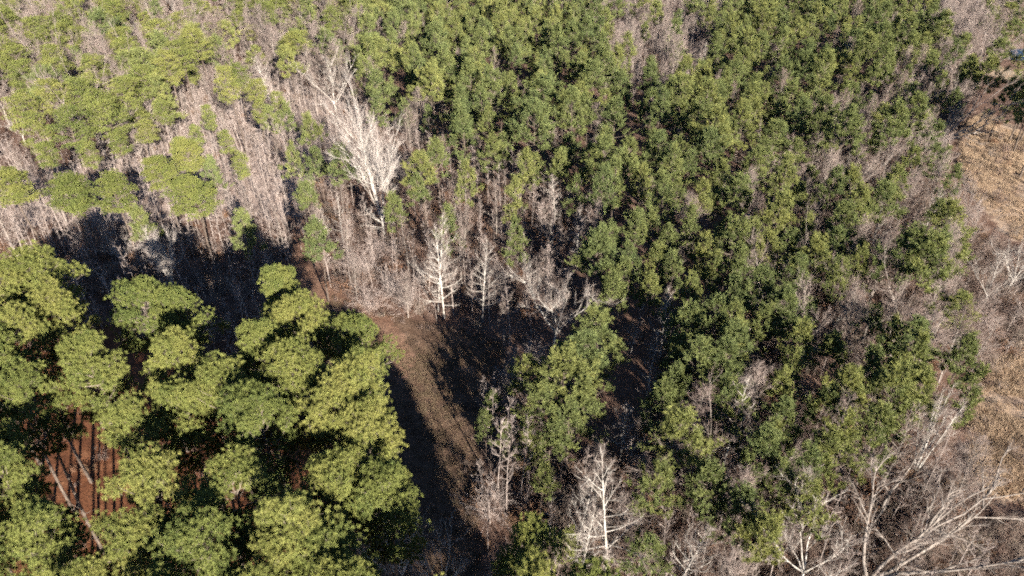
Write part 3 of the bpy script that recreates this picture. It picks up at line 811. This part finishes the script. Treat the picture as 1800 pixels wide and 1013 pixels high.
all_xy = lambda: [(i['x'], i['y']) for i in ITEMS]
PZ = 9.0
F_PINE_L = poly_at([(-200, 20), (60, 30), (130, 8), (230, 25), (330, 60), (420, 5), (520, -40), (610, -40), (600, 120), (545, 120), (470, 110), (415, 110), (395, 125), (330, 140), (270, 150), (300, 205), (235, 240), (130, 250), (60, 200), (0, 165), (-200, 200)], PZ)
F_PINE_C = poly_at([(610, -40), (700, -55), (1010, -50), (1020, 30), (1070, 60), (1070, 120), (1120, 165), (1210, 160), (1250, 120), (1250, 50), (1310, 5), (1480, -15), (1560, 20), (1650, 20), (1650, 95), (1600, 120), (1540, 150), (1480, 190), (1440, 240), (1370, 260), (1330, 300), (1310, 340), (1300, 400), (1290, 480), (1270, 520), (1240, 520), (1060, 520), (1030, 450), (1130, 380), (1090, 355), (1020, 350), (950, 330), (900, 310), (870, 290), (800, 260), (780, 215), (740, 205), (640, 190), (625, 120), (610, 40)], PZ)
F_MIX_R = poly_at([(1250, 520), (1290, 480), (1310, 340), (1370, 260), (1480, 190), (1600, 120), (1680, 100), (1720, 140), (1690, 200), (1650, 270), (1700, 400), (1680, 560), (1690, 640), (1700, 740), (1600, 800), (1500, 860), (1350, 960), (1100, 1000), (1090, 780), (1130, 700), (1180, 560)], 6)
F_POLE = poly_at([(-150, 260), (60, 262), (135, 262), (235, 250), (300, 215), (330, 150), (400, 130), (470, 120), (540, 140), (630, 170), (640, 230), (540, 250), (500, 290), (530, 380), (520, 430), (450, 420), (300, 420), (150, 430), (-150, 430)], 4)
F_BAND = poly_at([(-150, 420), (100, 430), (300, 425), (480, 430), (530, 490), (540, 560), (420, 640), (300, 600), (100, 540), (-150, 520)], 2)
F_MID = poly_at([(545, 250), (640, 220), (760, 230), (800, 265), (890, 310), (1010, 355), (1080, 370), (1090, 390), (1030, 450), (1010, 520), (930, 600), (860, 570), (760, 545), (650, 520), (560, 470), (530, 420)], 3)
F_CLEAR = poly_at([(1010, -60), (1310, -60), (1300, 10), (1250, 55), (1250, 120), (1215, 160), (1120, 165), (1070, 125), (1070, 60), (1015, 30)], 5)
F_LOW = poly_at([(900, 660), (960, 760), (1100, 800), (1350, 830), (1500, 880), (1620, 830), (1700, 860), (1700, 1100), (850, 1120), (850, 850)], 2)
F_EDGE = poly_at([(1640, 290), (1700, 360), (1760, 420), (1850, 450), (1950, 470), (1950, 600), (1790, 610), (1710, 650), (1680, 560), (1690, 420)], 2)
F_BRAMBLE = poly_at([(1560, 900), (1700, 830), (1760, 900), (1900, 910), (2000, 1100), (1500, 1120)], 1)
F_FARR = poly_at([(1640, -60), (1830, -60), (1750, 60), (1760, 100), (1700, 120), (1665, 95), (1655, 20)], 5)
F_TOP = poly_at([(-300, -60), (2100, -60), (2100, -110), (-300, -110)], 6)
F_TOPL = poly_at([(-200, -60), (610, -60), (520, -35), (420, 0), (330, 45), (230, 15), (130, 0), (60, 20), (-200, 40)], 4)

for x, y in poisson(F_PINE_L, 8.4, 20000, rng, pines_xy(), 5.4): add('tall_pine_far' if rng.random() < 0.7 else 'young_pine', x, y, 18 * rng.uniform(0.65, 1.2), rng.uniform(1.15, 1.6), name='fill')
for x, y in poisson(F_PINE_C, 5.5, 40000, rng, pines_xy() + [(i['x'], i['y']) for i in ITEMS if i['label']], 4.6): add('young_pine', x, y, 16 * rng.uniform(0.6, 1.22), rng.uniform(0.9, 1.25), name='fill')
for x, y in poisson(F_MIX_R, 8.6, 12000, rng, pines_xy(), 4.6): add('young_pine', x, y, 13.5 * rng.uniform(0.7, 1.15), rng.uniform(1.0, 1.3), name='fill')
for x, y in poisson(F_TOP, 7.0, 6000, rng, [], 3): add('young_pine' if rng.random() < 0.55 else 'cone', x, y, 14 * rng.uniform(0.8, 1.1), 1.0, name='fill')
for poly, dm, h, kinds in ((F_PINE_L, 4.5, 12, ('pole',)), (F_POLE, 2.6, 10.5, ('pole',)), (F_BAND, 3.2, 8.5, ('pole',)), (F_MID, 3.0, 9.5, ('pole',)), (F_MIX_R, 3.6, 9.0, ('pole',)), (F_LOW, 3.3, 8.5, ('pole',)), (F_EDGE, 3.6, 6.5, ('pole',)), (F_CLEAR, 3.4, 11, ('pole',)), (F_TOPL, 4, 11, ('pole',)), (F_FARR, 3, 12, ('pole',))):
    for x, y in poisson(poly, dm, 40000, rng, all_xy(), 1.3):
        if inside(Z_LANE, np.array([x]), np.array([y]))[0]: continue
        add('pole', x, y, h * rng.uniform(0.55, 1.2), rng.uniform(0.85, 1.25), name='fill')
for poly, dm, h, kinds in ((F_PINE_L, 8.0, 20, ('cone', 'oak', 'oak')), (F_PINE_C, 14, 14, ('cone', 'cone', 'leader')), (F_POLE, 12, 12.5, ('leader', 'leader', 'cone')), (F_MID, 8.5, 11, ('leader', 'cone')), (F_MIX_R, 5.4, 13.5, ('leader', 'cone', 'cone', 'oak')), (F_LOW, 9, 11, ('leader', 'cone')), (F_EDGE, 9, 8, ('oak', 'leader', 'cone')), (F_CLEAR, 6.5, 15, ('cone', 'leader')), (F_TOPL, 7.5, 14, ('cone', 'oak')), (F_FARR, 5.5, 15, ('cone', 'oak'))):
    for x, y in poisson(poly, dm, 9000, rng, [(i['x'], i['y']) for i in ITEMS if i['kind'] != 'pole'], 3.2):
        add(kinds[int(rng.integers(len(kinds)))], x, y, h * rng.uniform(0.7, 1.15), rng.uniform(0.85, 1.1), name='fill')
        if ITEMS[-1]['kind'] == 'leader': ITEMS[-1]['v'] = 2 + ITEMS[-1]['v'] % 2
        if ITEMS[-1]['kind'] == 'oak': ITEMS[-1]['v'] = 1 + ITEMS[-1]['v'] % 2

# ------------------------------------------------------------------ place individuals, the rest becomes one mass per kind
for it in ITEMS:
    it['cls'] = 'mature_pine' if it['kind'] in ('mature_pine', 'tall_pine_far') else 'young_pine' if it['kind'] == 'young_pine' else 'bare_sapling' if it['kind'] == 'pole' else 'bare_tree'
    it['vis'] = -40 < it['px'] < 1840 and -30 < it['py'] < 1040
SUNLIT = [(665, 555), (680, 575), (700, 610), (715, 625), (760, 650), (780, 690), (800, 720), (815, 750), (740, 640), (850, 680), (830, 650), (825, 780)]
tan_el = math.tan(R(SUN_EL))
for it in list(ITEMS):
    if it['label'] or it['name'] == 'streak' or (it['kind'] == 'young_pine' and it['name'] != 'fill'): continue
    for px, py in SUNLIT:
        x, y = P(px, py)
        dx, dy = it['x'] - x, it['y'] - y
        sdist = dx * math.sin(az) - dy * math.cos(az)
        off = abs(dx * math.cos(az) + dy * math.sin(az))
        top, low, rad = (it['H'], it['H'] * 0.55, 3.6 * it['sx']) if 'pine' in it['kind'] else (it['H'], 0, 0.8)
        if it['kind'] == 'young_pine': low, rad = it['H'] * 0.35, 2.2 * it['sx']
        if sdist > 0 and off < rad and low < sdist * tan_el < top:
            ITEMS.remove(it); print('opened', it['kind'], round(it['px']), round(it['py'])); break
def rank(it):
    return (0 if it['label'] else 1, 0 if it['vis'] else 1, it['d'] / it['H'])
KEEP, REST = [], {}
for cls in ('mature_pine', 'young_pine', 'bare_tree', 'bare_sapling'):
    L = sorted([i for i in ITEMS if i['cls'] == cls], key=rank)
    cut = [i for i in L if i['vis'] or i['kind'] == 'mature_pine'][:300]
    ids = set(map(id, cut))
    KEEP += cut
    REST[cls] = [i for i in L if id(i) not in ids]

LAND = [(665, 270, 'the great white fan-limbed tree'), (1160, 100, 'the flame-shaped pale tree'), (965, 540, 'the grey spreading tree'), (776, 470, 'the twin white trunks'),
        (1690, 205, 'the huge silver field tree'), (1640, 745, 'the sheaf of leaning stems'), (1600, 930, 'the heavy dark-limbed tree'), (1070, 920, 'the tall ladder-limbed tree'),
        (770, 720, 'the shadowed grass lane'), (594, 160, 'the broad white tree'), (150, 870, 'the red straw gap'), (1750, 740, 'the lower golden grass'), (1760, 320, 'the upper golden grass'),
        (1780, 95, 'the dark pond'), (1612, 460, 'the big round pine'), (320, 320, 'the bright pine trio'), (280, 440, 'the dark shadow band'), (30, 20, 'the pale corner field'),
        (1130, 385, 'the black gap'), (430, 250, 'the pink pole wood'), (550, 490, 'the dirt track'), (390, 60, 'the pale round-crowned tree'), (1140, 640, 'the dark shaded gap'), (1270, 760, 'the pink-twigged tree'),
        (1545, 830, 'the gnarled white tree'), (850, 100, 'the far pine canopy'), (1450, 560, 'the rusty gap'), (975, 350, 'the pink-tipped white tree'), (1345, 260, 'the sunken pink tree')]
ORD = ['nearest', 'second', 'third', 'fourth', 'fifth', 'sixth', 'seventh', 'eighth', 'ninth', 'tenth', 'eleventh', 'twelfth', 'thirteenth', 'fourteenth', 'fifteenth', 'sixteenth', 'seventeenth', 'eighteenth', 'nineteenth', 'twentieth'] + \
      ['twenty-' + w for w in ('first', 'second', 'third', 'fourth', 'fifth', 'sixth', 'seventh', 'eighth', 'ninth')] + ['thirtieth'] + ['thirty-' + w for w in ('first', 'second', 'third', 'fourth', 'fifth', 'sixth', 'seventh', 'eighth', 'ninth')]
DIRS = ['right of', 'behind and right of', 'behind', 'behind and left of', 'left of', 'before and left of', 'before', 'before and right of']
buck = {}
for it in KEEP:
    if it['label']: continue
    best = min(LAND, key=lambda l: math.hypot(l[0] - it['px'], (l[1] - it['py']) * 1.3))
    dx, dy = it['px'] - best[0], best[1] - it['py']
    k = int(round(math.atan2(dy, dx) / (math.pi / 4))) % 8
    buck.setdefault((it['cls'], best[2], k), []).append((math.hypot(dx, dy), it))
NOUN = dict(mature_pine='tall yellow-green pine', young_pine='young green pine', bare_tree='leafless grey tree', bare_sapling='thin leafless sapling')
for (cls, ln, k), L in buck.items():
    L.sort(key=lambda t: t[0])
    for j, (_, it) in enumerate(L):
        o = ORD[j] if j < len(ORD) else 'last'
        w = it['sx']
        adj = ''
        if cls == 'young_pine': adj = 'broad ' if w > 1.12 else 'slim ' if w < 0.9 else ''
        it['label'] = f"{adj}{NOUN[cls]}, {o} one {DIRS[k]} {ln}"
CAT = dict(mature_pine='pine tree', young_pine='pine tree', bare_tree='bare tree', bare_sapling='sapling')
GRP = dict(mature_pine='tall yellow-green pines', young_pine='young pines of the wood', bare_tree='leafless trees of the wood', bare_sapling='thin saplings in the thickets')
for it in KEEP:
    e = bpy.data.objects.new(it['cls'], None)
    e.empty_display_size = 0.5
    C.objects.link(e)
    e.location = (it['x'], it['y'], -0.12)
    e.scale = (it['s'] * it['sx'], it['s'] * it['sx'], it['s'])
    e.rotation_euler = (rnd.gauss(0, 0.025), rnd.gauss(0, 0.025), it['rz'])
    e['label'] = it['label']; e['category'] = CAT[it['cls']]; e['group'] = GRP[it['cls']]
    names = ('trunk', 'limbs', 'crown') if 'pine' in it['cls'] else ('trunk', 'branches', 'crown')
    for nm, me in zip(names, PROTO[it['kind']][it['v']]):
        o = bpy.data.objects.new(nm, me)
        C.objects.link(o); o.parent = e
        if nm in ('limbs', 'branches'): o['kind'] = 'stuff'

def scatter(name, label, cat, pts, variants):
    """pts rows: x, y, z, rz, sxy, sz, variant; variants: list of lists of source objects or meshes"""
    pts = np.asarray(pts, float)
    me = bpy.data.meshes.new(name)
    me.vertices.add(len(pts)); me.vertices.foreach_set('co', pts[:, :3].astype(np.float32).ravel())
    for nm, ty, val in (('rot', 'FLOAT_VECTOR', np.stack([rng.normal(0, 0.03, len(pts)), rng.normal(0, 0.03, len(pts)), pts[:, 3]], 1)), ('scl', 'FLOAT_VECTOR', pts[:, [4, 4, 5]]), ('vid', 'INT', pts[:, 6].astype(np.int32))):
        a = me.attributes.new(nm, ty, 'POINT')
        a.data.foreach_set('vector' if ty == 'FLOAT_VECTOR' else 'value', np.ascontiguousarray(val, np.float32 if ty != 'INT' else np.int32).ravel())
    o = link(name, me, None)
    o['kind'] = 'stuff'; o['label'] = label; o['category'] = cat
    ng = bpy.data.node_groups.new(name, 'GeometryNodeTree')
    ng.interface.new_socket('Geometry', in_out='INPUT', socket_type='NodeSocketGeometry')
    ng.interface.new_socket('Geometry', in_out='OUTPUT', socket_type='NodeSocketGeometry')
    gi = ng.nodes.new('NodeGroupInput'); go = ng.nodes.new('NodeGroupOutput')
    jn = ng.nodes.new('GeometryNodeJoinGeometry')
    def attr(nm, dt):
        n = ng.nodes.new('GeometryNodeInputNamedAttribute'); n.data_type = dt; n.inputs['Name'].default_value = nm
        return n.outputs['Attribute']
    rot, scl, vid = attr('rot', 'FLOAT_VECTOR'), attr('scl', 'FLOAT_VECTOR'), attr('vid', 'INT')
    e2r = ng.nodes.new('FunctionNodeEulerToRotation'); ng.links.new(rot, e2r.inputs[0])
    for v, objs in enumerate(variants):
        if not (pts[:, 6] == v).any(): continue
        cmp = ng.nodes.new('FunctionNodeCompare'); cmp.data_type = 'INT'; cmp.operation = 'EQUAL'
        ng.links.new(vid, cmp.inputs[2]); cmp.inputs[3].default_value = v
        for ob in objs:
            oi = ng.nodes.new('GeometryNodeObjectInfo'); oi.transform_space = 'ORIGINAL'
            oi.inputs['Object'].default_value = ob; oi.inputs['As Instance'].default_value = True
            ip = ng.nodes.new('GeometryNodeInstanceOnPoints')
            ng.links.new(gi.outputs[0], ip.inputs['Points']); ng.links.new(cmp.outputs[0], ip.inputs['Selection'])
            ng.links.new(oi.outputs['Geometry'], ip.inputs['Instance']); ng.links.new(e2r.outputs[0], ip.inputs['Rotation']); ng.links.new(scl, ip.inputs['Scale'])
            ng.links.new(ip.outputs[0], jn.inputs[0])
    ng.links.new(jn.outputs[0], go.inputs[0])
    md = o.modifiers.new('scatter', 'NODES'); md.node_group = ng
    return o
STUFF = dict(mature_pine=('far_tall_pine_wood', 'mass of tall yellow-green pines beyond the frame edge', 'wood'), young_pine=('far_pine_wood', 'dense mass of far young pines closing the wood at the back', 'wood'),
             bare_tree=('far_bare_wood', 'mass of far leafless trees among the distant pines', 'wood'),
             bare_sapling=('sapling_thicket', 'countless thin pinkish saplings filling the woods', 'thicket'))
def merged(meshes):
    """one mesh of several, each keeping its material"""
    Vs, Fs, Ts, Ms, n = [], [], [], [], 0
    for k, me in enumerate(meshes):
        v = np.empty(len(me.vertices) * 3, np.float32); me.vertices.foreach_get('co', v); v = v.reshape(-1, 3)
        lv = np.empty(len(me.loops), np.int32); me.loops.foreach_get('vertex_index', lv)
        q = len(me.loops) // len(me.polygons)
        f = lv.reshape(-1, q)
        if q == 4: f = np.concatenate([f[:, [0, 1, 2]], f[:, [0, 2, 3]]])
        t = np.full(len(v), 0.5, np.float32)
        if 'tint' in me.attributes: me.attributes['tint'].data.foreach_get('value', t)
        Vs.append(v); Fs.append(f + n); Ts.append(t); Ms.append(np.full(len(f), k, np.int32)); n += len(v)
    me = mesh_from('far_tree', np.concatenate(Vs), np.concatenate(Fs), np.concatenate(Ts))
    for m_ in meshes: me.materials.append(m_.materials[0])
    me.polygons.foreach_set('material_index', np.concatenate(Ms))
    return me
def mass(name, label, cat, rows, variants, part):
    """one mass of many alike pieces; the first piece of each shape stands as a child, the rest repeat it"""
    rows = np.asarray(rows, float)
    kids, drop = [], []
    for v, meshes in enumerate(variants):
        w = np.nonzero(rows[:, 6] == v)[0]
        if not len(w): kids.append([]); continue
        r = rows[w[0]]; drop.append(w[0]); ks = []
        for nm, me in zip(part, meshes):
            k = bpy.data.objects.new(nm, me); C.objects.link(k)
            k.location = r[:3]; k.rotation_euler = (0, 0, r[3]); k.scale = (r[4], r[4], r[5]); k['kind'] = 'stuff'
            ks.append(k)
        kids.append(ks)
    o = scatter(name, label, cat, np.delete(rows, drop, 0), kids)
    for ks in kids:
        for k in ks: k.parent = o
    return o
for cls, (nm, lab, cat) in STUFF.items():
    L = REST[cls]
    for i in L:
        if i['kind'] == 'young_pine': i['kind'] = 'young_pine_far'
        if i['kind'] == 'mature_pine': i['kind'] = 'tall_pine_far'
    keys = sorted({(i['kind'], i['v']) for i in L})
    idx = {k: n for n, k in enumerate(keys)}
    rows = [(i['x'], i['y'], -0.12, i['rz'], i['s'] * i['sx'], i['s'], idx[(i['kind'], i['v'])]) for i in L]
    print(cls, 'individuals', sum(1 for i in KEEP if i['cls'] == cls), 'mass', len(rows))
    if rows: mass(nm, lab, cat, rows, [[merged(PROTO[k][v])] for k, v in keys], ('pine',) if 'pine' in cls else ('sapling',) if cls == 'bare_sapling' else ('tree',))

# ------------------------------------------------------------------ brush, arching thicket, grasses
def seedobj(name, me, x, y, s, label, cat, group):
    o = bpy.data.objects.new(name, me); C.objects.link(o)
    o.location = (x, y, -0.05); o.scale = (s, s, s); o.rotation_euler = (0, 0, rnd.uniform(0, 6.28))
    o['label'] = label; o['category'] = cat; o['group'] = group
    return o
# arching grey shrubs left of the lane head, each its own thing
ARCHO = []
for j, (bx, by, s, lab) in enumerate([(640, 490, 1.0, 'grey arching shrub where the dirt track meets the lane'), (690, 520, 0.95, 'grey arching shrub nearest the lane head'), (655, 540, 0.8, 'low grey arching shrub drooping over the lane head'),
                        (720, 540, 0.8, 'grey arching shrub left of the twin white trunks'), (670, 455, 0.9, 'grey arching shrub under the great white tree'), (610, 470, 0.8, 'grey arching shrub beside the track-side pine'),
                        (745, 500, 0.7, 'thin arching shrub behind the twin white trunks'), (1720, 590, 0.9, 'grey arching shrub above the lower golden grass'), (1690, 620, 0.8, 'arching shrub left of the yellow-leaved shrub by the golden grass'),
                        (865, 900, 0.8, 'dark shaded arching shrub at the right foot of the lane'), (905, 690, 0.8, 'silvery shrub leaning over the right edge of the lane'), (935, 640, 0.8, 'silvery shrub under the grey spreading tree')]):
    x, y = P(bx, by)
    ARCHO.append(seedobj('arching_shrub', ARCH[j % 3], x, y, s, lab, 'shrub', 'arching shrubs by the lane and field'))
def rows_in(poly, n, s0, s1, nv, zoff=-0.05, keep=None):
    x0, y0 = poly.min(0); x1, y1 = poly.max(0)
    out = []
    while len(out) < n:
        c = np.stack([rng.uniform(x0, x1, n * 2), rng.uniform(y0, y1, n * 2)], 1)
        c = c[inside(poly, c[:, 0], c[:, 1])]
        for x, y in c:
            s = rng.uniform(s0, s1)
            out.append((x, y, zoff, rng.uniform(0, 6.28), s, s * rng.uniform(0.85, 1.15), nv(rng)))
    return out[:n]
pickb = lambda r: int(r.choice([0, 1, 2, 3, 0, 1, 2, 3, 4, 5]))
rows = []
for poly, n, a, b_ in ((F_POLE, 320, 0.35, 0.8), (F_BAND, 420, 0.5, 1.1), (F_MID, 520, 0.5, 1.1), (F_MIX_R, 1200, 0.5, 1.3), (F_LOW, 520, 0.5, 1.1), (F_EDGE, 520, 0.6, 1.2), (F_BRAMBLE, 420, 0.35, 0.75), (F_CLEAR, 240, 0.6, 1.2), (F_FARR, 260, 0.8, 1.6), (F_TOPL, 300, 0.8, 1.4)):
    rows += rows_in(poly, n, a, b_, pickb)
rows = [r for r in rows if not inside(Z_LANE, r[0], r[1])]
rows += rows_in(Z_STRAW, 420, 0.2, 0.6, pickb) + [r for r in rows_in(Z_LANE, 700, 0.12, 0.4, pickb) if pdist(Z_LANE, r[0], r[1]) < 2.2] + rows_in(Z_GOLD2, 160, 0.2, 0.6, pickb) + rows_in(Z_GOLD, 120, 0.25, 0.8, pickb)
mass('undergrowth', 'tangled leafless undergrowth filling the wood floor', 'undergrowth', rows, [[m] for m in BRUSH], ('brush',))
pk = lambda r: int(r.integers(4))
def patchy(rows, f=0.13, cut=-0.25):
    out = []
    for r in rows:
        n = math.sin(r[0] * f + 1.7 * math.sin(r[1] * f * 0.8)) + math.sin(r[1] * f * 1.7 + 2.1 * math.sin(r[0] * f * 0.6)) * 0.8
        if n < cut and rng.random() < 0.8: continue
        k = 0.75 + 0.3 * max(-1, min(1.5, n))
        out.append((r[0], r[1], r[2], r[3], r[4] * k, r[5] * k * 1.15, r[6]))
    return out
rows = patchy(rows_in(Z_GOLD, 5200, 0.4, 1.6, pk)) + patchy(rows_in(Z_GOLD2, 5200, 0.4, 1.9, pk), 0.35) + rows_in(Z_PATH, 600, 0.4, 0.9, pk)
mass('golden_grass', 'dry golden tussock grass of the field along the wood', 'grass', rows, [[m] for m in GOLD], ('tussock',))
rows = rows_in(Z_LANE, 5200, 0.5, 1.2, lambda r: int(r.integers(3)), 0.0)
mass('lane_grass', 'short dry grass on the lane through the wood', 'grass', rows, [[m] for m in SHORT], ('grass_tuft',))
for me in list(bpy.data.meshes):
    if me.users == 0: bpy.data.meshes.remove(me)
print('tris', sum(len(m.loop_triangles) if m.loop_triangles else sum(p.loop_total - 2 for p in m.polygons) for m in bpy.data.meshes), 'objects', len(bpy.data.objects))
